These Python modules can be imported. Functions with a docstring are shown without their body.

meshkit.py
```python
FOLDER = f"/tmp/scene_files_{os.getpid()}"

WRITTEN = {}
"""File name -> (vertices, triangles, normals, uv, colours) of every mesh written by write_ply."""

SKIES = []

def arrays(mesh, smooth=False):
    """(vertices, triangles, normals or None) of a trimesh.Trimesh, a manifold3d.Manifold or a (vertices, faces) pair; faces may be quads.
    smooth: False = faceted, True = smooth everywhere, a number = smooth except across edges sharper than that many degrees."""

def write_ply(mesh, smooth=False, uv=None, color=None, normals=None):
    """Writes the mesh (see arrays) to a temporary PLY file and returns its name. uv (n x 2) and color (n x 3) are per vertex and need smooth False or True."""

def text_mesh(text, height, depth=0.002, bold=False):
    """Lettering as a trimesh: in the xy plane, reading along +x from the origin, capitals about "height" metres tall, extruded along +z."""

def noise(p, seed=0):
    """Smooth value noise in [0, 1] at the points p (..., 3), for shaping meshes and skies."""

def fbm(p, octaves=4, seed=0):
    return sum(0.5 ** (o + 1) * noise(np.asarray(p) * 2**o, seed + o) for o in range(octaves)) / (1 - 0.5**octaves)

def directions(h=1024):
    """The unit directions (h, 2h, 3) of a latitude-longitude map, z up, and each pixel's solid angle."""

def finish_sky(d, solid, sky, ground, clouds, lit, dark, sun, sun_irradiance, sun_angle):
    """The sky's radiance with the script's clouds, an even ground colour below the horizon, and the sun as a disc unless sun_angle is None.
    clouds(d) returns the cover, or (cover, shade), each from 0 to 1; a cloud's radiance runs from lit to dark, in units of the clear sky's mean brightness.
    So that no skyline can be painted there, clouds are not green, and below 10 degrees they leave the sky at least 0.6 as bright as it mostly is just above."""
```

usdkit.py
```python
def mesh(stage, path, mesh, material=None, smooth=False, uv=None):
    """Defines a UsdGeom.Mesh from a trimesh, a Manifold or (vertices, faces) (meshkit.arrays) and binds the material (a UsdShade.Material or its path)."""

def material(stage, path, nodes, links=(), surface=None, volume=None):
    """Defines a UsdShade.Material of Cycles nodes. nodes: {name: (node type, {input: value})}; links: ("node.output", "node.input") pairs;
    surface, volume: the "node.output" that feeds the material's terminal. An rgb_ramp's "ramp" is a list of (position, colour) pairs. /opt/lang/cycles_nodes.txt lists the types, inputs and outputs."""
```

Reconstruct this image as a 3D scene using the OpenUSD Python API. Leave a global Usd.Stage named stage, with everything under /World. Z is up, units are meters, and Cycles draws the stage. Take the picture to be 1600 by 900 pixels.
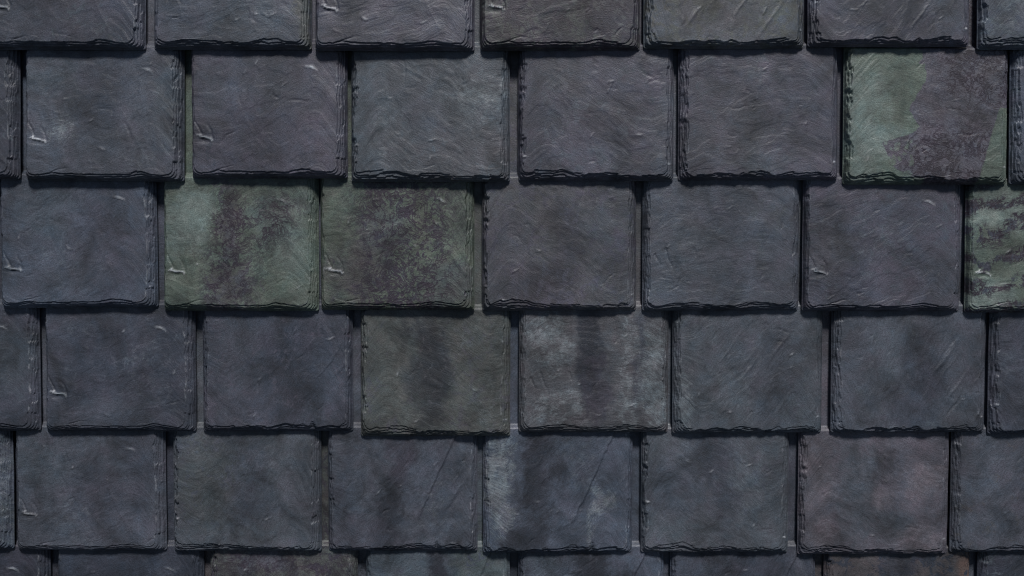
import math
import numpy as np
from pxr import Gf, Sdf, Usd, UsdGeom, UsdLux, UsdShade, Vt
import meshkit
import usdkit

stage = Usd.Stage.CreateInMemory()
UsdGeom.SetStageUpAxis(stage, UsdGeom.Tokens.z)
UsdGeom.SetStageMetersPerUnit(stage, 1.0)
world = UsdGeom.Xform.Define(stage, '/World')
stage.SetDefaultPrim(world.GetPrim())
UsdGeom.Scope.Define(stage, '/World/Looks')

# ------------------------------------------------------------------ camera, sky, sun, exposure
PITCH = math.radians(68)                 # slope of the roof
ORIGIN = np.array([0.0, 0.0, 3.2])       # the point of the roof in the middle of the photograph
U = np.array([1.0, 0, 0])                # along the courses
V = np.array([0, math.cos(PITCH), math.sin(PITCH)])    # up the slope
N = np.array([0, -math.sin(PITCH), math.cos(PITCH)])   # out of the roof
TILT = math.radians(6.1)                 # camera looks a little down the slope
DIST, FPX = 1.5, 1500.0
cam_l = np.array([0, DIST * math.sin(TILT), DIST * math.cos(TILT)])
cam_up_l = np.array([0, math.cos(TILT), -math.sin(TILT)])


def to_world(p):
    return ORIGIN + p[0] * U + p[1] * V + p[2] * N


cam = UsdGeom.Camera.Define(stage, '/World/camera')
eye = to_world(cam_l)
fw = -(cam_l[0] * U + cam_l[1] * V + cam_l[2] * N) / DIST
up = cam_up_l[1] * V + cam_up_l[2] * N
rt = np.cross(fw, up)
M = Gf.Matrix4d(*rt, 0, *up, 0, *(-fw), 0, *eye, 1)
cam.AddTransformOp().Set(M)
cam.CreateHorizontalApertureAttr(36.0)
cam.CreateVerticalApertureAttr(36.0 * 9 / 16)
cam.CreateFocalLengthAttr(36.0 * FPX / 1600)
cam.CreateClippingRangeAttr(Gf.Vec2f(0.01, 500))
EXPOSURE = -0.88
cam.CreateExposureAttr(EXPOSURE)

LIGHT_EL, LIGHT_SIDE = math.radians(35), 0.12
sd = math.cos(LIGHT_EL) * V + math.sin(LIGHT_EL) * N + LIGHT_SIDE * U
sd /= np.linalg.norm(sd)
sun = UsdLux.DistantLight.Define(stage, '/World/sun')
sun.CreateIntensityAttr(1.1)
sun.CreateAngleAttr(10.0)
sun.CreateNormalizeAttr(True)
sun.CreateColorAttr(Gf.Vec3f(1.0, 0.985, 0.97))
zx = -sd
xx = np.cross([0, 1.0, 0], sd); xx /= np.linalg.norm(xx)
yy = np.cross(sd, xx)
sun.AddTransformOp().Set(Gf.Matrix4d(*xx, 0, *yy, 0, *sd, 0, 0, 0, 20, 1))
sky_m = usdkit.material(stage, '/World/Looks/sky', {
    's': ('sky_texture', {'sky_type': 'single_scattering', 'sun_disc': False, 'sun_elevation': math.asin(sd[2]), 'sun_rotation': math.atan2(sd[0], sd[1])}),
    'b': ('background_shader', {'strength': 0.05})}, [('s.color', 'b.color')], surface='b.background')
dome = UsdLux.DomeLight.Define(stage, '/World/sky')
dome.CreateIntensityAttr(1.0)
UsdShade.MaterialBindingAPI.Apply(dome.GetPrim()).Bind(sky_m)
dome.GetPrim().SetCustomDataByKey('kind', 'structure')
dome.GetPrim().SetCustomDataByKey('label', 'pale daylight sky that lights the roof')

# ------------------------------------------------------------------ materials


def slate_material(path, relief):
    """Slate: the mesh carries each slate's stone colours (tone with painted glints, second), how much the second one shows (mottle) and the run of its cleavage (grain)."""
    n = {
        'tone': ('attribute', {'attribute': 'tone'}), 'second': ('attribute', {'attribute': 'second'}),
        'mottle': ('attribute', {'attribute': 'mottle'}), 'grain': ('attribute', {'attribute': 'grain'}),
        'tc': ('texture_coordinate', {}),
        'warp': ('noise_texture', {'scale': 40.0, 'detail': 3.0}),
        'warp_c': ('vector_math', {'math_type': 'subtract', 'vector2': (0.5, 0.5, 0.5)}),
        'warp_s': ('vector_math', {'math_type': 'scale', 'scale': 0.028}),
        'warped': ('vector_math', {'math_type': 'add'}),
        # veins of the second stone: cells with ragged walls
        'cells': ('voronoi_texture', {'feature': 'distance_to_edge', 'scale': 62.0, 'randomness': 1.0}),
        'blot': ('noise_texture', {'scale': 38.0, 'detail': 5.0, 'roughness': 0.72}),
        'cell_w': ('map_range', {'from_min': 0.0, 'from_max': 0.30, 'to_min': 0.12, 'to_max': -0.06, 'clamp': True}),
        'field': ('math', {'math_type': 'add'}),
        'need': ('math', {'math_type': 'subtract', 'value1': 1.0}),
        'over': ('math', {'math_type': 'subtract'}),
        'fac': ('map_range', {'range_type': 'smoothstep', 'from_min': -0.06, 'from_max': 0.08, 'clamp': True}),
        'mixed': ('mix_color', {}),
        'vein': ('attribute', {'attribute': 'vein'}),
        'warp2_s': ('vector_math', {'math_type': 'scale', 'scale': 0.05}), 'warped2': ('vector_math', {'math_type': 'add'}),
        'net': ('voronoi_texture', {'feature': 'distance_to_edge', 'scale': 105.0, 'detail': 1.0}),
        'net_r': ('map_range', {'range_type': 'smoothstep', 'from_min': 0.02, 'from_max': 0.14, 'to_min': 1.0, 'to_max': 0.0, 'clamp': True}),
        'net_b': ('map_range', {'range_type': 'smoothstep', 'from_min': 0.40, 'from_max': 0.58, 'to_min': 0.0, 'to_max': 1.0, 'clamp': True}),
        'blot2': ('noise_texture', {'scale': 55.0, 'detail': 4.0, 'roughness': 0.65}),
        'den': ('noise_texture', {'scale': 26.0, 'detail': 7.0, 'roughness': 0.68, 'distortion': 0.8}),
        'den_c': ('math', {'math_type': 'subtract', 'value2': 0.5}), 'den_a': ('math', {'math_type': 'absolute'}),
        'den_r': ('map_range', {'range_type': 'smoothstep', 'from_min': 0.008, 'from_max': 0.036, 'to_min': 1.0, 'to_max': 0.0, 'clamp': True}),
        'net_x': ('math', {'math_type': 'maximum'}),
        'vein_k': ('math', {'math_type': 'multiply', 'value2': 1.5}),
        'net_m': ('math', {'math_type': 'multiply'}), 'net_v': ('math', {'math_type': 'multiply', 'use_clamp': True}),
        'sheen_frost': ('attribute', {'attribute': 'sheen_frost'}),  # pale dusty film together with sheen painted as colour
        'fr_m': ('mapping', {'scale': (150.0, 420.0, 1.0)}),
        'fr_n': ('noise_texture', {'scale': 1.0, 'detail': 4.0, 'roughness': 0.75}),
        'fr_b': ('noise_texture', {'scale': 75.0, 'detail': 5.0, 'roughness': 0.7}),
        'fr_s': ('math', {'math_type': 'add'}),
        'fr_r': ('map_range', {'from_min': 0.76, 'from_max': 1.24, 'to_min': -0.55, 'to_max': 0.55, 'clamp': False}),
        'fr_a': ('math', {'math_type': 'add'}),
        'fr_t': ('map_range', {'range_type': 'smoothstep', 'from_min': 0.0, 'from_max': 1.15, 'to_min': 0.0, 'to_max': 0.9, 'clamp': True}),
        'fr_g': ('math', {'math_type': 'multiply', 'value2': 3.0, 'use_clamp': True}), 'fr_f': ('math', {'math_type': 'multiply', 'use_clamp': True}),
        'sheen_frosted': ('mix_color', {'b': (0.215, 0.243, 0.262)}),  # light tint for the painted sheen and the dusty film
        'veined': ('mix_color', {'b': (0.044, 0.036, 0.048)}),
        # cleavage streaks
        'grain_m': ('mapping', {'scale': (60.0, 520.0, 1.0)}),
        'streak': ('noise_texture', {'scale': 1.0, 'detail': 4.0, 'roughness': 0.62, 'distortion': 0.5}),
        'streak_r': ('map_range', {'from_min': 0.25, 'from_max': 0.75, 'to_min': 0.78, 'to_max': 1.26, 'clamp': False}),
        'fine': ('noise_texture', {'scale': 520.0, 'detail': 3.0, 'roughness': 0.8}),
        'fine_r': ('map_range', {'from_min': 0.3, 'from_max': 0.7, 'to_min': 0.60, 'to_max': 1.45, 'clamp': False}),
        'broad': ('noise_texture', {'scale': 15.0, 'detail': 6.0, 'roughness': 0.68, 'distortion': 0.6}),
        'broad_r': ('map_range', {'from_min': 0.3, 'from_max': 0.7, 'to_min': 0.42, 'to_max': 1.70, 'clamp': False}),
        'm1': ('math', {'math_type': 'multiply'}), 'm2': ('math', {'math_type': 'multiply'}),
        'col': ('vector_math', {'math_type': 'scale'}),
        'hue': ('noise_texture', {'scale': 30.0, 'detail': 4.0, 'roughness': 0.7}),
        'hue_r': ('rgb_ramp', {'ramp': [(0.3, (0.90, 1.0, 1.05)), (0.5, (1, 1, 1)), (0.7, (1.09, 0.98, 0.99))]}),
        'col2': ('vector_math', {'math_type': 'multiply'}),
        'rough': ('map_range', {'from_min': 0.3, 'from_max': 0.7, 'to_min': 0.58, 'to_max': 0.33, 'clamp': True}),
        'h1': ('math', {'math_type': 'multiply', 'value2': 0.20}), 'h2': ('math', {'math_type': 'multiply', 'value2': 0.32}),
        'h3': ('math', {'math_type': 'add'}), 'h4': ('math', {'math_type': 'multiply_add', 'value2': 0.3}),
        'bump': ('bump', {'strength': relief, 'distance': 0.0022}),
        'p': ('principled_bsdf', {'specular_ior_level': 0.7}),
    }
    links = [('tc.object', 'warp.vector'), ('warp.color', 'warp_c.vector1'), ('warp_c.vector', 'warp_s.vector1'), ('tc.object', 'warped.vector1'), ('warp_s.vector', 'warped.vector2'),
             ('warped.vector', 'cells.vector'), ('warped.vector', 'blot.vector'), ('cells.distance', 'cell_w.value'),
             ('cell_w.result', 'field.value1'), ('blot.fac', 'field.value2'), ('mottle.fac', 'need.value2'), ('field.value', 'over.value1'), ('need.value', 'over.value2'),
             ('over.value', 'fac.value'), ('fac.result', 'mixed.fac'), ('tone.color', 'mixed.a'), ('second.color', 'mixed.b'),
             ('grain.vector', 'grain_m.vector'), ('grain_m.vector', 'streak.vector'), ('streak.fac', 'streak_r.value'),
             ('tc.object', 'fine.vector'), ('fine.fac', 'fine_r.value'), ('tc.object', 'broad.vector'), ('broad.fac', 'broad_r.value'),
             ('streak_r.result', 'm1.value1'), ('fine_r.result', 'm1.value2'), ('m1.value', 'm2.value1'), ('broad_r.result', 'm2.value2'),
             ('warp_c.vector', 'warp2_s.vector1'), ('tc.object', 'warped2.vector1'), ('warp2_s.vector', 'warped2.vector2'), ('warped2.vector', 'net.vector'), ('net.distance', 'net_r.value'),
             ('tc.object', 'blot2.vector'), ('blot2.fac', 'net_b.value'), ('tc.object', 'den.vector'), ('den.fac', 'den_c.value1'), ('den_c.value', 'den_a.value1'), ('den_a.value', 'den_r.value'), ('net_r.result', 'net_m.value1'), ('net_b.result', 'net_m.value2'), ('net_m.value', 'net_x.value1'), ('den_r.result', 'net_x.value2'), ('net_x.value', 'net_v.value1'), ('vein.fac', 'vein_k.value1'), ('vein_k.value', 'net_v.value2'),
             ('net_v.value', 'veined.fac'), ('mixed.result', 'veined.a'), ('grain.vector', 'fr_m.vector'), ('fr_m.vector', 'fr_n.vector'), ('tc.object', 'fr_b.vector'), ('fr_n.fac', 'fr_s.value1'), ('fr_b.fac', 'fr_s.value2'), ('fr_s.value', 'fr_r.value'),
             ('fr_r.result', 'fr_a.value1'), ('sheen_frost.fac', 'fr_a.value2'), ('fr_a.value', 'fr_t.value'), ('sheen_frost.fac', 'fr_g.value1'), ('fr_t.result', 'fr_f.value1'), ('fr_g.value', 'fr_f.value2'),
             ('fr_f.value', 'sheen_frosted.fac'), ('veined.result', 'sheen_frosted.a'), ('sheen_frosted.result', 'col.vector1'), ('m2.value', 'col.scale'), ('tc.object', 'hue.vector'), ('hue.fac', 'hue_r.fac'), ('col.vector', 'col2.vector1'), ('hue_r.color', 'col2.vector2'),
             ('col2.vector', 'p.base_color'), ('broad.fac', 'rough.value'), ('rough.result', 'p.roughness'),
             ('streak.fac', 'h1.value1'), ('fine.fac', 'h2.value1'), ('h1.value', 'h3.value1'), ('h2.value', 'h3.value2'), ('broad.fac', 'h4.value1'), ('h3.value', 'h4.value3'),
             ('h4.value', 'bump.height'), ('bump.normal', 'p.normal')]
    return usdkit.material(stage, path, n, links, surface='p.BSDF')


SLATE = slate_material('/World/Looks/slate', 0.7)
DECK = usdkit.material(stage, '/World/Looks/roof_felt', {
    'tc': ('texture_coordinate', {}), 'n': ('noise_texture', {'scale': 300.0, 'detail': 4.0}),
    'r': ('rgb_ramp', {'ramp': [(0.3, (0.012, 0.012, 0.014)), (0.7, (0.03, 0.03, 0.034))]}),
    'p': ('principled_bsdf', {'roughness': 0.9})}, [('tc.object', 'n.vector'), ('n.fac', 'r.fac'), ('r.color', 'p.base_color')], surface='p.BSDF')

# ------------------------------------------------------------------ where the photograph puts each slate


def px(x, y, n=0.0):
    """The point (u, v) of the roof, n metres above its mean plane, that the photograph shows at pixel x, y."""
    a, b = (x - 800) / FPX, -(y - 450) / FPX
    d = a * np.array([1.0, 0, 0]) + b * cam_up_l - cam_l / DIST
    t = (n - cam_l[2]) / d[2]
    p = cam_l + t * d
    return p[0], p[1]


T = 0.0145                 # thickness of a slate
# stone colours (albedo); the palest one also paints sheen
C = dict(
    blue=(0.084, 0.093, 0.112), slate=(0.087, 0.091, 0.103), purple=(0.089, 0.084, 0.099), dusk=(0.066, 0.069, 0.082), grey=(0.090, 0.096, 0.103),
    warm=(0.093, 0.090, 0.091), olive=(0.094, 0.096, 0.084), green=(0.122, 0.145, 0.110), mint=(0.205, 0.240, 0.205), moss=(0.106, 0.121, 0.088), pink=(0.165, 0.143, 0.150),
    mauve=(0.112, 0.103, 0.114), brown=(0.088, 0.076, 0.074), bloom=(0.260, 0.295, 0.325), teal=(0.092, 0.106, 0.116), dark=(0.034, 0.035, 0.041), plum=(0.056, 0.050, 0.060), night=(0.046, 0.050, 0.062), rust=(0.13, 0.085, 0.065))

COOL = np.array([0.95, 1.0, 1.10])
C = {k: tuple(np.array(v) * COOL) for k, v in C.items()}
# Each row: (left, right, bottom) in photograph pixels, mould, colour, second colour, mottle, patches (s, t, rx, ry, amount, colour), label of an unlike slate
# s runs from the slate's left side to its right, t from its lower edge up to the slate above.
ROWS = []
ROWS.append((2, [
    (-12, 228, 78, 'A', 'dusk', 'teal', .30, [(.6, .3, .3, .3, .5, 'purple'), (.1, .2, .25, .2, .5, 'slate')], None),
    (242, 487, 78, 'D', 'slate', 'dusk', .30, [(.2, .3, .3, .3, .5, 'blue'), (.97, .4, .05, .9, .9, 'olive'), (.6, .3, .3, .3, .4, 'teal')], None),
    (495, 741, 80, 'A', 'purple', 'dusk', .30, [(.8, .5, .3, .4, .4, 'slate')], None),
    (752, 999, 79, 'A', 'olive', 'plum', .46, [(.47, .25, .09, .5, .9, 'dark'), (.85, .3, .2, .3, .4, 'purple')], 'mottled olive brown slate with dark blotches'),
    (1006, 1254, 76, 'C', 'grey', 'olive', .42, [(.5, .4, .4, .4, .6, 'warm'), (.05, .3, .1, .6, .8, 'teal'), (.75, .6, .2, .3, .6, 'olive')], 'greyish olive slate with a ragged lower edge'),
    (1262, 1512, 74, 'C', 'purple', 'dusk', .34, [(.62, .5, .1, .5, .8, 'night'), (.25, .4, .3, .4, .5, 'dusk'), (.85, .5, .15, .4, .5, 'teal')], None),
    (1526, 1775, 78, 'B', 'blue', 'teal', .42, [(.2, .4, .25, .4, .3, 'bloom')], None)]))
ROWS.append((0, [
    (-213, 33, 279, 'A', 'dusk', 'teal', .30, [], None),
    (45, 288, 282, 'A', 'slate', 'dusk', .28, [(.25, .42, .13, .12, .45, 'bloom'), (.6, .42, .1, .1, .15, 'bloom'), (.45, .7, .25, .3, .5, 'night'), (.92, .6, .10, .4, .6, 'teal'), (.15, .8, .2, .2, .5, 'teal')], None),
    (302, 543, 279, 'A', 'purple', 'dusk', .30, [(.5, .3, .4, .25, .4, 'plum'), (.4, .75, .3, .2, .4, 'slate')], None),
    (551, 796, 284, 'B', 'grey', 'teal', .34, [(.82, .66, .16, .18, .5, 'bloom'), (.12, .55, .15, .35, .6, 'teal'), (.22, .35, .12, .2, .25, 'bloom'), (.7, .2, .35, .25, .6, 'warm'), (.45, .62, .14, .3, .5, 'slate')], None),
    (811, 1051, 283, 'B', 'purple', 'slate', .36, [(.55, .55, .25, .15, .5, 'plum'), (.25, .8, .2, .12, .4, 'warm'), (.95, .4, .1, .6, .5, 'grey')], None),
    (1060, 1307, 282, 'F', 'purple', 'slate', .36, [(.3, .35, .3, .3, .4, 'warm'), (.5, .15, .2, .1, .5, 'teal'), (.8, .7, .2, .3, .4, 'dusk')], None),
    (1317, 1570, 288, 'B', 'green', 'mauve', .18, [(.12, .45, .16, .5, .6, 'mint'), (.25, .3, .15, .15, .7, 'mint')], 'half green half purple slate with a sharp vein between'),
    (1576, 1825, 288, 'C', 'blue', 'teal', .34, [], None)]))
ROWS.append((-1, [
    (-240, -4, 483, 'A', 'slate', 'dusk', .30, [], None),
    (7, 247, 481, 'A', 'blue', 'dusk', .30, [(.3, .75, .25, .25, .6, 'teal'), (.7, .5, .3, .3, .5, 'purple'), (.5, .25, .3, .2, .4, 'slate')], None),
    (259, 498, 485, 'A', 'green', 'warm', .27, [(.17, .7, .16, .3, .75, 'mint'), (.44, .7, .05, .35, .7, 'brown'), (.44, .22, .16, .18, .7, 'brown'), (.85, .5, .12, .4, .5, 'mint'), (.7, .75, .2, .2, .4, 'grey'), (.1, .15, .12, .15, .5, 'moss')], 'green slate with purple brown veins down its middle'),
    (503, 741, 484, 'A', 'moss', 'plum', .42, [(.18, .85, .2, .15, .6, 'green'), (.5, .8, .12, .2, .7, 'green'), (.25, .3, .2, .3, .7, 'brown'), (.88, .6, .12, .4, .6, 'green'), (.4, .6, .16, .25, .6, 'warm'), (.8, .2, .2, .2, .5, 'grey')], 'mossy green slate covered in fine purple veins'),
    (755, 993, 485, 'B', 'warm', 'purple', .40, [(.35, .2, .3, .2, .6, 'plum'), (.55, .6, .12, .4, .6, 'plum'), (.8, .7, .2, .2, .5, 'grey'), (.15, .5, .2, .3, .4, 'purple')], None),
    (1004, 1246, 485, 'D', 'slate', 'grey', .34, [(.5, .8, .12, .25, .6, 'dusk'), (.3, .4, .3, .3, .4, 'grey')], None),
    (1253, 1497, 486, 'A', 'purple', 'slate', .36, [(.6, .75, .25, .25, .5, 'dusk'), (.15, .4, .15, .15, .4, 'warm'), (.9, .3, .15, .3, .4, 'grey')], None),
    (1506, 1752, 488, 'A', 'green', 'dusk', .40, [(.16, .8, .2, .2, .6, 'mint'), (.15, .12, .15, .12, .7, 'mint'), (.6, .5, .3, .4, .4, 'mint')], 'green slate with slanting dark bands at the right border')]))
ROWS.append((-2, [
    (-175, 66, 672, 'A', 'dusk', 'slate', .30, [(.8, .6, .2, .3, .5, 'teal')], None),
    (74, 308, 673, 'A', 'dusk', 'slate', .32, [(.55, .55, .25, .3, .4, 'night'), (.35, .15, .3, .15, .5, 'slate'), (.85, .5, .1, .6, .5, 'night')], None),
    (318, 553, 673, 'G', 'dusk', 'purple', .34, [(.25, .2, .3, .2, .5, 'purple'), (.6, .6, .3, .3, .5, 'night'), (.85, .4, .12, .4, .5, 'blue')], None),
    (564, 798, 680, 'B', 'olive', 'warm', .36, [(.45, .55, .16, .5, .85, 'dark'), (.85, .25, .12, .25, .25, 'bloom'), (.70, .8, .2, .22, .22, 'bloom'), (.3, .4, .2, .3, .3, 'olive')], 'dark greenish grey slate with a blackened lower edge'),
    (810, 1044, 675, 'D', 'warm', 'grey', .2, [(.20, .72, .17, .28, .6, 'bloom'), (.90, .45, .09, .45, .65, 'bloom'), (.73, .5, .09, .5, .5, 'bloom'), (.28, .2, .22, .16, .4, 'bloom'), (.46, .75, .075, .6, .95, 'dark'), (.52, .35, .10, .28, .8, 'plum'), (.82, .6, .03, .4, .7, 'dusk')], 'slate with pale frosty bloom on both sides of a dark smear'),
    (1049, 1284, 676, 'C', 'grey', 'slate', .32, [(.09, .25, .05, .35, .5, 'bloom'), (.5, .7, .3, .3, .4, 'slate'), (.85, .15, .12, .15, .5, 'teal')], None),
    (1296, 1537, 675, 'C', 'slate', 'grey', .32, [(.35, .75, .12, .3, .5, 'teal'), (.8, .2, .2, .2, .4, 'grey')], None),
    (1541, 1790, 678, 'C', 'dusk', 'slate', .32, [], None)]))
ROWS.append((-3, [
    (-215, 25, 856, 'A', 'blue', 'teal', .34, [(.95, .5, .1, .5, .4, 'bloom')], None),
    (29, 262, 859, 'A', 'slate', 'dusk', .30, [(.15, .75, .2, .2, .5, 'teal'), (.83, .5, .09, .6, .6, 'dusk'), (.6, .4, .25, .3, .4, 'purple')], None),
    (272, 504, 860, 'H', 'grey', 'slate', .36, [(.25, .6, .25, .4, .5, 'olive'), (.55, .4, .2, .2, .4, 'dusk'), (.6, .12, .3, .08, .5, 'grey'), (.85, .5, .2, .4, .4, 'slate')], None),
    (513, 747, 860, 'E', 'slate', 'dusk', .30, [(.40, .35, .14, .36, .92, 'dark'), (.48, .8, .08, .3, .8, 'plum'), (.73, .45, .12, .25, .2, 'bloom'), (.13, .4, .1, .25, .4, 'blue'), (.72, .55, .2, .4, .55, 'blue'), (.2, .15, .2, .15, .5, 'purple')], None),
    (754, 988, 862, 'E', 'blue', 'slate', .2, [(.10, .6, .11, .45, .72, 'bloom'), (.76, .35, .07, .32, .42, 'bloom'), (.62, .78, .18, .25, .2, 'bloom'), (.39, .7, .12, .5, .92, 'dark'), (.28, .12, .2, .14, .8, 'dark')], 'bluish slate split by a long slanting ridge at its right'),
    (1000, 1231, 862, 'B', 'grey', 'slate', .34, [(.2, .55, .18, .3, .6, 'blue'), (.5, .75, .12, .25, .7, 'dusk'), (.55, .4, .1, .3, .4, 'dusk'), (.2, .2, .2, .12, .5, 'teal')], None),
    (1244, 1480, 865, 'B', 'mauve', 'warm', .20, [(.1, .7, .16, .35, .6, 'pink'), (.86, .65, .15, .16, .8, 'pink'), (.38, .55, .18, .45, .5, 'teal'), (.58, .2, .15, .2, .45, 'teal'), (.8, .1, .2, .12, .7, 'pink'), (.12, .15, .12, .15, .6, 'pink'), (.58, .5, .08, .12, .6, 'pink')], 'rosy brown slate with pink swirls'),
    (1482, 1730, 862, 'C', 'slate', 'warm', .34, [(.5, .5, .2, .2, .5, 'purple')], None)]))
ROWS.append((-4, [  # night tones of this course paint the light falling off downwards
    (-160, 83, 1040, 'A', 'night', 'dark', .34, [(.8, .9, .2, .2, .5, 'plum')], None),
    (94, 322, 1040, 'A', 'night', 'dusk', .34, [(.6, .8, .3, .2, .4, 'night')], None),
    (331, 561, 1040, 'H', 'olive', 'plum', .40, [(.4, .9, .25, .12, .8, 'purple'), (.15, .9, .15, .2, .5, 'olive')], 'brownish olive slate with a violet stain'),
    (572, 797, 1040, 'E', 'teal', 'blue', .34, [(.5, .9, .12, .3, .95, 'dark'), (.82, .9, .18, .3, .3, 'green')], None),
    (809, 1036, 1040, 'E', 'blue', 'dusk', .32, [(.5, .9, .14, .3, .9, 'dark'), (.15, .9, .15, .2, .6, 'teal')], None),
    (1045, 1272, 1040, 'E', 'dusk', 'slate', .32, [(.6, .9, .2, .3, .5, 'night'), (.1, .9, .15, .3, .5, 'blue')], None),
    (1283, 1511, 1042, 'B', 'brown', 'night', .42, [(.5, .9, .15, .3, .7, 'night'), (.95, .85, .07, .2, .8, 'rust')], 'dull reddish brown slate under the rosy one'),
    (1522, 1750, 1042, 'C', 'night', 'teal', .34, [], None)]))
# the courses above and below, which only show between the slates and by their shade
ROWS.insert(0, (3, [(-130 + 262 * i, 120 + 262 * i, -137, 'ABCD'[i % 4], 'slate', 'dusk', .3, [], None) for i in range(7)]))
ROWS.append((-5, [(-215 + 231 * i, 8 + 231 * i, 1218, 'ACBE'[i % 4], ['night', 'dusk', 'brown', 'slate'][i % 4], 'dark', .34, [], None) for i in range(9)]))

# ------------------------------------------------------------------ one slate


def smooth(a, b, x):
    t = np.clip((x - a) / (b - a), 0, 1)
    return t * t * (3 - 2 * t)


def axis(stops):
    """Coordinates with the given step in each stretch: [(from, to, step), ...]."""
    out = []
    for a, b, s in stops:
        k = max(1, int(round((b - a) / s)))
        out.append(np.linspace(a, b, k, endpoint=False))
    out.append([stops[-1][1]])
    return np.concatenate(out)


def nz(x, y, seed, octaves=3):
    return meshkit.fbm(np.stack([x, y, np.full_like(x, seed * 7.31 + .5)], -1), octaves, seed) - 0.5


def flake(w, seed, lo=5, hi=34):
    """A broken edge along w (mm): runs of random length, each ending in a sharp jump, about -0.5 to 0.5."""
    r = np.random.default_rng(seed)
    at, val, x0 = [], [], -10.0
    while x0 < w.max() + 40:
        n = lo + (hi - lo) * r.random() ** 2
        a = r.uniform(-.5, .5)
        b = np.clip(a + r.normal(0, .45), -.6, .6)
        at += [x0 + .15, x0 + n]
        val += [a, b]
        x0 += n + .9
    return np.interp(w, at, val)


def bumpf(x, y, cx, cy, rx, ry):
    return np.exp(-((x - cx) / rx) ** 2 - ((y - cy) / ry) ** 2)


def segdist(x, y, pts):
    """Distance to a polyline and the way along it (0 to 1)."""
    best, along = np.full_like(x, 1e9), np.zeros_like(x)
    L = np.concatenate([[0], np.cumsum([math.dist(a, b) for a, b in zip(pts[:-1], pts[1:])])])
    for k, (a, b) in enumerate(zip(pts[:-1], pts[1:])):
        ax, ay, bx, by = *a, *b
        l2 = (bx - ax) ** 2 + (by - ay) ** 2
        t = np.clip(((x - ax) * (bx - ax) + (y - ay) * (by - ay)) / l2, 0, 1)
        d = np.hypot(x - ax - t * (bx - ax), y - ay - t * (by - ay))
        m = d < best
        best[m] = d[m]
        along[m] = ((L[k] + t * math.sqrt(l2)) / L[-1])[m]
    return best, along


MM = 0.001
# insets of the six laminae of an edge, in mm, from the lowest to the top one, and how ragged they are: (left, right, bottom)
EDGES = {
    'A': (([0.8, 1.3, 2.0, 3.0, 4.4, 6.0], .8), ([1.2, 2.4, 4.4, 6.8, 9.6, 12.6], 1.5), ([2.0, 2.6, 2.8, 4.2, 6.4, 9.6], .9)),
    'B': (([1.2, 2.0, 3.2, 4.8, 6.6, 8.6], 2.2), ([1.2, 2.0, 3.6, 6.4, 9.0, 11.6], 1.3), ([2.0, 2.6, 3.0, 4.6, 6.8, 9.0], 1.8)),
    'C': (([1.2, 2.2, 4.0, 6.0, 8.4, 11.0], 2.0), ([1.2, 2.2, 4.0, 6.4, 9.0, 11.4], .8), ([2.0, 2.6, 2.8, 4.2, 5.8, 7.6], 1.7)),
    'D': (([1.2, 2.0, 3.2, 4.6, 6.4, 8.6], 1.2), ([1.2, 2.2, 3.8, 5.8, 8.2, 11.0], 1.2), ([2.0, 2.6, 3.0, 4.6, 6.8, 9.6], 1.3)),
    'E': (([1.2, 2.0, 3.2, 4.8, 6.6, 8.6], 1.5), ([1.2, 2.2, 3.6, 5.2, 6.8, 9.0], 1.5), ([2.0, 2.6, 3.0, 4.6, 6.4, 8.2], 1.7)),
}
EDGES['F'], EDGES['G'], EDGES['H'] = EDGES['C'], EDGES['E'], (EDGES['B'][0], EDGES['A'][1], EDGES['B'][2])
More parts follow.
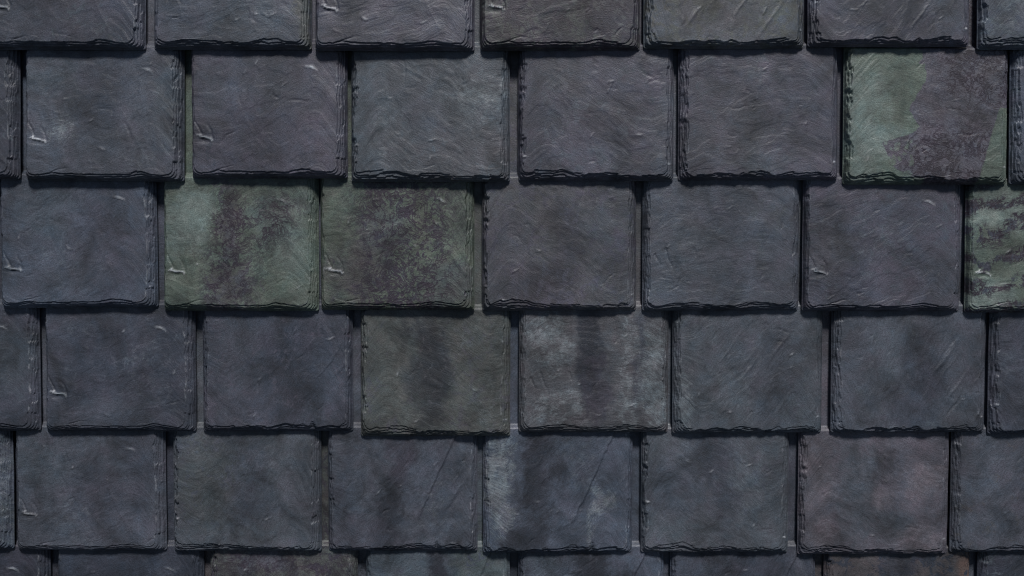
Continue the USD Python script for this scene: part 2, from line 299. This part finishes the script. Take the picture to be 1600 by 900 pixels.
LEVELS = np.array([5.0, 7.0, 9.0, 11.0, 12.8, 14.5]) * MM
LIP = 2.8 * MM
MOULD_SEED = dict(A=11, B=23, C=37, D=41, E=53, F=61, G=71, H=83)
seed_counter = [0]


def build_slate(path, left, right, bottom, row, mould, tone, second, mottle, patches, label, expose, coarse=False):
    seed_counter[0] += 1
    sid = seed_counter[0]
    rng = np.random.default_rng(900 + sid)
    u0, v0 = px(left, bottom, 0.002)
    u1, _ = px(right, bottom, 0.002)
    u0, u1 = (u0 - .0008, u1 + .0008) if row > -2 else (u0 + .0008, u1 - .0008)
    w, L = u1 - u0, 2 * expose + 0.032
    T = {3: .0155, 2: .0155, 0: .0155, -1: .0146}.get(row, .0126) + .0016 * (0.5 - (left + right) / 3200) + rng.normal(0, .0003)
    levels = LEVELS * T / .0145
    if coarse:
        us = axis([(0, 16 * MM, 2 * MM), (16 * MM, w - 16 * MM, 8 * MM), (w - 16 * MM, w, 2 * MM)])
        vs = axis([(0, 16 * MM, 2 * MM), (16 * MM, expose, 8 * MM), (expose, L, 40 * MM)])
    else:
        us = axis([(0, 16 * MM, .68 * MM), (16 * MM, 40 * MM, 1.4 * MM), (40 * MM, w - 18 * MM, 1.7 * MM), (w - 18 * MM, w, .72 * MM)])
        vs = axis([(0, 20 * MM, .68 * MM), (20 * MM, 78 * MM, 1.5 * MM), (78 * MM, expose + 12 * MM, 1.7 * MM), (expose + 12 * MM, expose + 15 * MM, 1.5 * MM), (expose + 15 * MM, L, 24 * MM)])
    x, y = np.meshgrid(us, vs)                        # metres from the lower left corner
    X, Y = x / MM, y / MM                             # the same in mm
    W = w / MM
    E = expose / MM
    ms = MOULD_SEED[mould]
    # ---- edge: laminae stepping back from the outline
    warp = nz(X / 14, Y / 14, ms, 2) * 1.2 + nz(X / 30, Y / 30, sid, 2) * 1.2
    dl, dr, db = X, W - X, Y
    side = np.stack([dl, dr, db])
    wts = np.exp(-side / 3.0)
    wts /= wts.sum(0)
    wl, wb = Y + nz(X / 6, Y / 6, sid + 90, 2) * 5, X + nz(X / 6, Y / 6, sid + 91, 2) * 5
    rag_l = flake(wl, ms + 1)
    rag_r = flake(wl, ms + 2, 8, 50)
    rag_b = flake(wb, ms + 3, 6, 40)
    own_l, own_r, own_b = nz(Y / 16, X / 12, sid + 100, 5) * 1.3, nz(Y / 22, X / 12, sid + 200, 5) * 1.3, nz(X / 16, Y / 12, sid + 300, 5) * 1.3
    # chips broken from the lower edge
    chips = np.zeros_like(X)
    if mould in 'BH':
        for cx, r, d in ((45, 30, 6.5), (78, 18, 3.5), (120, 25, 1.5)):
            chips += d * np.exp(-((X - cx) / r) ** 4)
    elif mould == 'A':
        for cx, r, d in ((W * .74, 14, 3.8), (42, 9, 1.8)):
            chips += d * np.exp(-((X - cx) / r) ** 2)
    elif mould in 'CF':
        for cx, r, d in ((70, 16, 3.5), (105, 12, 4.5), (128, 10, 3.0), (150, 9, -2.0), (205, 24, 3.5), (172, 8, 2.0)):
            chips += d * np.exp(-((X - cx) / r) ** 4)
    elif mould == 'D':
        for cx, r, d in ((60, 30, 3.0), (175, 22, 4.5)):
            chips += d * np.exp(-((X - cx) / r) ** 4)
    elif mould in 'EG':
        for cx, r, d in ((90, 30, 2.0), (135, 15, 6.0), (158, 8, 3.5), (174, 3.4, 11.0), (205, 20, 3.0)):
            chips += d * np.exp(-((X - cx) / r) ** 2)
    chips *= 1 + 0.7 * nz(X / 25, Y * 0, sid + 17, 2)
    el, er, eb = EDGES[mould]
    lift = smooth(0, 1, np.clip(1 - Y / 400, 0, 1))
    h = np.full_like(X, 0.0)
    h += LIP * 1.0
    prev = LIP
    for k in range(6):
        grow = (k + 1) / 6
        cl = el[0][k] + el[1] * (rag_l * 2.2 * grow + own_l * 2.2 * grow + flake(wl, sid * 20 + 3000 + k, 4, 30) * 1.7 * (.4 + .6 * grow))
        cr = er[0][k] + er[1] * (rag_r * 2.0 * grow + own_r * 2.0 * grow + flake(wl, sid * 20 + 5000 + k, 6, 60) * 1.9 * (.4 + .6 * grow))
        cb = eb[0][k] + eb[1] * (rag_b * 1.6 * grow + own_b * 1.8 * grow + flake(wb, sid * 20 + 7000 + k, 4, 34) * 1.7 * (.4 + .6 * grow)) + chips * max(0, (k - 1.2) / 3.8)
        # distance past this lamina's border, rounded at the corners
        a, b, c = dl - np.maximum(cl, 1.2), dr - np.maximum(cr, 1.2), db - np.maximum(cb, 1.4)
        R = 5.0 + 1.2 * k
        def corner(p, q):
            inside = np.minimum(p, q)
            pr, qr = np.maximum(R - p, 0), np.maximum(R - q, 0)
            return np.where((p < R) & (q < R), R - np.hypot(pr, qr), inside)
        d = np.minimum(corner(a, c), corner(b, c))
        soft = 0.6 + 0.07 * k
        h += (levels[k] - prev) * smooth(0, soft, d)
        prev = levels[k]
    rim = np.exp(-((d - .9) / .8) ** 2) * smooth(.0, .22, nz(X / 13, Y / 13, sid + 29, 3))
    lip_edge = np.minimum(np.minimum(dl, dr), db)
    h -= LIP * 0.35 * (1 - smooth(0, 0.9, lip_edge))
    top = smooth(.76 * T, .985 * T, h)             # where the riven face is
    # ---- riven face: broad waves, cleavage ridges, splits
    ang = {'A': .5, 'B': -.35, 'C': 1.0, 'D': .2, 'E': .95, 'F': .1, 'G': .95, 'H': .8}[mould] + rng.normal(0, .12)
    fan = {'A': .002, 'B': .004, 'C': .001, 'D': .003, 'E': .002, 'F': .004, 'G': .002, 'H': .001}[mould] * rng.choice([.6, 1, 1.4])
    xc, yc = X - W / 2, Y - E / 2
    bend = fan * xc * np.abs(xc) * .5
    ac = yc * math.cos(ang) - xc * math.sin(ang) + bend + nz(X / 50, Y / 50, sid + 5, 3) * 26      # across the cleavage, mm
    al = xc * math.cos(ang) + yc * math.sin(ang) + nz(X / 60, Y / 60, sid + 6, 2) * 20
    # towards the sides the cleavage runs out level
    sidew = smooth(.28, .5, np.abs(xc) / W)
    ac = ac * (1 - .75 * sidew) + (yc + .25 * np.abs(xc)) * .75 * sidew
    face = nz(X / 80, Y / 80, sid + 7, 3) * 2.2 + nz(X / 22, Y / 22, sid + 8, 3) * 0.25
    rid = nz(al / 45, ac / 9, sid + 9, 3)
    face += rid * (0.08 + .16 * sidew) + np.abs(nz(al / 60, ac / 14, sid + 10, 3)) * -0.15 + nz(X / 9, Y / 9, sid + 12, 3) * .25
    # delamination steps: the face drops a fraction of a mm along wandering lines
    stepn = nz(al / 60, ac / 28, sid + 11, 3) * 6
    face += (smooth(.0, .10, stepn - .35) + smooth(0, .08, stepn - 1.0) - smooth(0, .1, -stepn - .6)) * 0.34
    gro = np.zeros_like(X)
    X0, Y0 = X, Y
    X, Y = X0 + nz(X0 / 11, Y0 / 11, sid + 13, 3) * 5, Y0 + nz(X0 / 11, Y0 / 11, sid + 14, 3) * 5
    glint_wear = rim * .22  # worn pale edges; painted glints of the ridges are added below
    if mould == 'A':
        j = rng.normal(0, 1, 8)
        d1, t1 = segdist(X, Y, [(11, 64.5), (17, 66), (15, 63.2), (25, 62), (33, 60.5), (35, 57.5)])
        gro += np.exp(-(d1 / 1.1) ** 2) * 2.0 * (1 - .6 * np.abs(t1 - .5))
        glint_wear += np.exp(-(d1 / .95) ** 2) * (1 - .5 * np.abs(2 * t1 - 1)) * rng.uniform(.55, 1.0)  # sun and gloss on the crescent ridge, painted into the tone
        # the flake under it has come away, leaving a hollow
        gro -= 1.2 * bumpf(X, Y, 22, 57, 10, 3.4)
        for pts in ([(18, 68), (14, 78), (9, 88)], [(36, 61), (34, 73), (28, 82)]):
            d2, t2 = segdist(X, Y, pts)
            gro -= np.exp(-(d2 / 1.2) ** 2) * 1.7 * (1 - .5 * t2)
        d3, t3 = segdist(X, Y, [(W * .74, E - 28), (W * .78, E - 29.5), (W * .81, E - 33), (W * .82, E - 37)])
        gro += np.exp(-(d3 / 1.2) ** 2) * 1.3 * (1 - np.abs(2 * t3 - .8) * .7)
        glint_wear += np.exp(-(d3 / 1.1) ** 2) * (1 - np.abs(2 * t3 - 1)) * rng.uniform(.2, .8)  # painted glint along the upper arc
        d4, t4 = segdist(X, Y, [(W * .32, E * .62), (W * .36, E * .5), (W * .4, E * .42), (W * .46, E * .27)])
        gro -= np.exp(-(d4 / 1.6) ** 2) * rng.uniform(.0, .7) * (1 - t4)
        d5, t5 = segdist(X, Y, [(W * .62, E * .55), (W * .68, E * .4), (W * .76, E * .2), (W * .8, E * .1)])
        gro += smooth(3.5, 0, d5) * np.where(t5 < .98, rng.uniform(0, .4), 0)
        d6, t6 = segdist(X, Y, [(W * .17, 13), (W * .24, 18), (W * .3, 19)])
        gro -= np.exp(-(d6 / 1.2) ** 2) * 1.3 * (1 - t6)
    if mould in 'CEG':
        for k in range(7):
            sx, sy = rng.uniform(.25, .95) * W, rng.uniform(.05, .7) * E
            ln = rng.uniform(18, 70)
            pts = [(sx, sy), (sx + ln * .35 + rng.normal(0, 3), sy + ln * .5), (sx + ln * .7, sy + ln)]
            d7, t7 = segdist(X, Y, pts)
            gro += np.exp(-(d7 / rng.uniform(1.2, 2.6)) ** 2) * rng.uniform(.4, 1.1) * rng.choice([1, 1, -1]) * np.sin(np.pi * np.clip(t7, 0.02, .98))
    if mould == 'E':
        # a slanting ridge with a sunken corner to its right
        line = (X - W * .58) * .80 - (Y - E * .2) * .36
        wob = nz(X / 18, Y / 18, ms + 5, 3) * 6
        gro -= 1.5 * smooth(-1.2, 1.2, line + wob * .6) * smooth(E * .18, E * .3, Y)
        gro += .9 * np.exp(-((line + wob * .6 + 2.2) / 1.6) ** 2) * smooth(E * .25, E * .4, Y)
        d8, _ = segdist(X, Y, [(W * .9, E * .80), (W * .985, E * .99), (W, E * .6)])
        gro -= 2.6 * smooth(W * .88, W * .96, X + .22 * (Y - E * .85) + wob * .4) * smooth(E * .6, E * .72, Y)
    if mould == 'D':
        for pts in ([(34, 96), (38, 82), (44, 70)], [(18, 88), (26, 72)], [(78, 96), (82, 86)]):
            d2, t2 = segdist(X, Y, pts)
            gro -= np.exp(-(d2 / 1.3) ** 2) * 1.7 * (1 - .5 * t2)
        d9, t9 = segdist(X, Y, [(26, 50), (40, 48), (48, 46), (46, 56), (36, 78), (30, 92)])
        gro += np.exp(-(d9 / 1.0) ** 2) * .8 * (1 - t9)
    if mould in 'BCFH':
        # bright little knobs left on the border
        for cx, cy in ((W - 8, 26), (10, rng.uniform(20, 90)))[:rng.integers(1, 3)]:
            gro += bumpf(X, Y, cx, cy, 3.0, 1.4) * 1.6
            glint_wear += bumpf(X, Y, cx, cy + .6, 2.6, .9) * rng.uniform(.2, .9)
    for k in range(rng.integers(2, 5)):
        cx, cy = rng.uniform(.1, .9) * W, rng.uniform(.08, .85) * E
        th = ang + rng.normal(0, .5) + (1.3 if rng.random() < .3 else 0)
        pts = [(cx, cy)]
        for q in range(rng.integers(2, 5)):
            th += rng.normal(0, .35)
            pts.append((pts[-1][0] + rng.uniform(5, 12) * math.cos(th), pts[-1][1] + rng.uniform(5, 12) * math.sin(th)))
        d2, t2 = segdist(X, Y, pts)
        gro -= np.exp(-(d2 / 1.0) ** 2) * rng.uniform(.5, 1.2) * np.sqrt(np.clip(1 - np.abs(2 * t2 - 1), .02, 1))
    for k in range(6):
        cx, cy = rng.uniform(.12, .9) * W, rng.uniform(.08, .9) * E
        th = rng.uniform(-.6, 1.4)
        ln = rng.uniform(4, 12)
        d2, t2 = segdist(X, Y, [(cx, cy), (cx + ln * math.cos(th), cy + ln * math.sin(th))])
        sgn = rng.choice([-.8, .7, 1.0])
        gro += np.exp(-(d2 / 1.0) ** 2) * sgn
        glint_wear += np.exp(-(d2 / 1.0) ** 2) * max(0, sgn) * rng.uniform(0, .5) * (1 - np.abs(2 * t2 - 1))
    X, Y = X0, Y0
    h = h + (face * top + gro * np.maximum(top, .25 * (h > LIP * 1.3))) * MM
    h = np.where(Y > E + 5, np.minimum(h, 5.5 * MM + (h - 5.5 * MM) * smooth(E + 13, E + 6, Y)), h)   # the covered head is thinner
    # ---- outline: a little rounding at the lower corners, slightly wavy sides
    rc = 3.5
    ins = np.where(Y < rc, rc - np.sqrt(np.maximum(rc * rc - (rc - Y) ** 2, 0)), 0) + nz(Y / 60, Y * 0, sid + 60, 2) * .9
    xs = ins * MM + x * (w - 2 * ins * MM) / w
    ys = y + nz(X / 70, X * 0, sid + 61, 2) * 1.6 * MM * np.clip(1 - Y / 40, 0, 1)
    # ---- lay it on the roof: head down on the deck, tail up on the course below
    slope = T / expose
    roll, rise, turn = rng.normal(0, 1.1) * MM, abs(rng.normal(0, 1.0)) * MM + .7 * MM, rng.normal(0, .0022)
    fade = np.clip(1 - y / expose, -1.2, 1)
    base = -slope * y + (rise + roll * (x / w - .5) * 2) * np.maximum(fade, 0)
    uu = u0 + xs - turn * ys
    vv = v0 + ys + turn * xs
    P = np.stack([uu, vv, base + h], -1)
    B = np.stack([uu, vv, base], -1)
    nr, nc = X.shape
    idx = np.arange(nr * nc).reshape(nr, nc)
    q = np.stack([idx[:-1, :-1], idx[:-1, 1:], idx[1:, 1:], idx[1:, :-1]], -1).reshape(-1, 4)
    ring = np.concatenate([idx[0, :], idx[1:, -1], idx[-1, -2::-1], idx[-2:0:-1, 0]])
    pts, low = P.reshape(-1, 3), B.reshape(-1, 3)[ring]
    r0, n0 = len(pts), len(ring)
    k = np.arange(n0)
    k2 = (k + 1) % n0
    skirt = np.stack([r0 + n0 + k, r0 + n0 + k2, r0 + k2, r0 + k], -1)
    c = [r0 + 2 * n0 + i for i in range(4)]
    under = np.array([[c[0], c[3], c[2], c[1]]])
    corners = np.array([low[0], low[nc - 1], low[nc - 1 + nr - 1], low[2 * (nc - 1) + nr - 1]])
    verts = np.concatenate([pts, pts[ring], low, corners])
    faces = np.concatenate([q, skirt, under])
    m = usdkit.mesh(stage, path, (verts, faces), SLATE, smooth=True)
    # ---- the stone's colours, with sheen and ridge glints painted in
    s, t = X / W, Y / E
    ws, wt = s + nz(X / 45, Y / 45, sid + 20, 4) * .26, t + nz(X / 45, Y / 45, sid + 21, 4) * .26
    col = np.broadcast_to(np.array(C[tone]), X.shape + (3,)).copy()
    sheen_frost = np.zeros_like(X)  # how strongly pale film and painted sheen cover the stone
    patch_n = nz(al / 16, ac / 9, sid + 27, 4) * .6 + nz(X / 4.5, Y / 4.5, sid + 28, 3) * .7
    smears = [(rng.uniform(.1, .9), rng.uniform(.2, .8), rng.uniform(.06, .2), rng.uniform(.25, .6), rng.uniform(.25, .6), rng.choice(['night', 'dusk', 'dark', 'slate'])) for _ in range(2 if label is None else 0)]
    smears += [(rng.uniform(.1, .9), rng.uniform(.2, .8), rng.uniform(.1, .25), rng.uniform(.15, .4), rng.uniform(.08, .16), 'bloom')] if label is None and row > -4 else []
    for cx, cy, rx, ry, amt, name in smears + patches:
        f = np.exp(-(((ws - cx) / rx) ** 2 + ((wt - cy) / ry) ** 2) ** 1.4)
        if name == 'bloom':
            sheen_frost = np.maximum(sheen_frost, f * amt * 1.1)
            continue
        f = smooth(.10, .90, f + patch_n * 1.9 * np.sqrt(f) * (1.3 - f))
        if name in ('dark', 'plum'):
            sheen_frost = sheen_frost * (1 - f * amt)
        f = np.clip(f * amt, 0, 1)[..., None]
        col = col * (1 - f) + np.array(C[name]) * f
    sc = np.clip(glint_wear, 0, 1)[..., None]
    col = col * (1 - sc) + np.array([.72, .75, .80]) * sc  # pale wear and painted glints blended into the tone
    mot = np.full_like(X, mottle) + nz(X / 60, Y / 60, sid + 22, 3) * .22
    vein = np.zeros_like(X)
    if label and label.startswith('half green'):
        # the purple body lies between two sharp borders, broken up at its lower left
        j = nz(X / 30, Y / 30, sid + 23, 4) + nz(X / 8, Y / 8, sid + 26, 3) * .25
        edge_l = .445 + j * .16 + .05 * np.sin(t * 9)
        edge_l = np.where(t < .42, edge_l - smooth(.42, .30, t) * .24 * smooth(.0, .18, t), edge_l)
        edge_r = .80 + .13 * np.clip(t / .59, 0, 1) + 1.2 * smooth(.58, .62, t) + j * .015
        body = smooth(-.022, .022, s - edge_l) * smooth(.016, -.016, s - edge_r)
        vein = body * (.25 + .7 * smooth(.55, .25, t) * smooth(.25, .5, s) + .6 * smooth(.5, .7, s) * smooth(.4, .8, t))
        mot = -.2 + body * (1.35 - .62 * smooth(.50, .30, t) * smooth(.62, .40, s))
    elif label and label.startswith('green slate with purple'):
        vein = .9 * bumpf(ws, wt, .42, .25, .2, .25) + .8 * bumpf(ws, wt, .72, .7, .2, .25) + .8 * bumpf(ws, wt, .42, .75, .1, .3)
        mot = .18 + .34 * np.exp(-((ws - .42 - .05 * np.sin(5 * t)) / (.08 + .14 * smooth(.6, .2, t))) ** 2) + .12 * bumpf(ws, wt, .7, .7, .2, .2)
    elif label and label.startswith('mossy'):
        vein = 1.0 * np.exp(-((ws - .55) / .33) ** 2)
        mot = .22 + .20 * np.exp(-((ws - .48) / .30) ** 2)
    elif label and label.startswith('green slate with slanting'):
        bands = np.sin((ac * 1.0) / 6.5 + nz(X / 25, Y / 25, sid + 24, 3) * 7)
        mot = .33 + .16 * bands
        vein = np.clip(.5 + .6 * bands, 0, 1)
    elif label and label.startswith(('mottled olive', 'brownish olive')):
        vein = .5 + .8 * nz(X / 60, Y / 60, sid + 25, 3)
    grain = np.stack([al * MM, ac * MM, np.full_like(X, sid * 3.7)], -1).reshape(-1, 3)
    api = UsdGeom.PrimvarsAPI(m)
    tones = col.reshape(-1, 3)
    mots = mot.reshape(-1)
    ext = np.concatenate([np.arange(r0), ring, ring, ring[[0, nc - 1, nc + nr - 2, 2 * nc + nr - 3]]])
    api.CreatePrimvar('tone', Sdf.ValueTypeNames.Color3fArray, 'vertex').Set(Vt.Vec3fArray.FromNumpy(tones[ext].astype(np.float32)))
    api.CreatePrimvar('second', Sdf.ValueTypeNames.Color3fArray, 'constant').Set(Vt.Vec3fArray([Gf.Vec3f(*C[second])]))
    api.CreatePrimvar('mottle', Sdf.ValueTypeNames.FloatArray, 'vertex').Set(Vt.FloatArray.FromNumpy(mots[ext].astype(np.float32)))
    api.CreatePrimvar('vein', Sdf.ValueTypeNames.FloatArray, 'vertex').Set(Vt.FloatArray.FromNumpy(vein.reshape(-1)[ext].astype(np.float32)))
    api.CreatePrimvar('sheen_frost', Sdf.ValueTypeNames.FloatArray, 'vertex').Set(Vt.FloatArray.FromNumpy(sheen_frost.reshape(-1)[ext].astype(np.float32)))
    api.CreatePrimvar('grain', Sdf.ValueTypeNames.Vector3fArray, 'vertex').Set(Vt.Vec3fArray.FromNumpy(grain[ext].astype(np.float32)))
    if label:
        m.GetPrim().SetCustomDataByKey('label', label)


# ------------------------------------------------------------------ the roof
roof = UsdGeom.Xform.Define(stage, '/World/slate_roof')
roof.AddTransformOp().Set(Gf.Matrix4d(*U, 0, *V, 0, *N, 0, *ORIGIN, 1))
rp = roof.GetPrim()
rp.SetCustomDataByKey('label', 'dark slate roof of staggered riven slates, bluish grey and purple with a few green ones')
rp.SetCustomDataByKey('category', 'roof')
rp.SetCustomDataByKey('kind', 'thing')

meanv = [px(800, np.mean([r[2] for r in row[1]]), 0.002)[1] for row in ROWS]
count = 0
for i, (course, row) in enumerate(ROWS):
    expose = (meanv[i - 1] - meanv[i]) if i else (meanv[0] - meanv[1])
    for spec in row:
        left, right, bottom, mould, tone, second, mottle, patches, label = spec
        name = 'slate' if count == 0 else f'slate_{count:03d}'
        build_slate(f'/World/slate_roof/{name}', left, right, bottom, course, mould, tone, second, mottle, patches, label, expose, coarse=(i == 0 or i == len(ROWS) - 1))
        count += 1

# the boarding under the slates
vb, vt = meanv[-1] + 0.03, meanv[0] + 0.42
d = [(-1.15, vb, -0.075), (1.15, vb, -0.075), (1.15, vt, -0.075), (-1.15, vt, -0.075), (-1.15, vb, -0.050), (1.15, vb, -0.050), (1.15, vt, -0.050), (-1.15, vt, -0.050)]
usdkit.mesh(stage, '/World/slate_roof/roof_deck', (np.array(d), np.array([[0, 3, 2, 1], [4, 5, 6, 7], [0, 1, 5, 4], [1, 2, 6, 5], [2, 3, 7, 6], [3, 0, 4, 7]])), DECK)
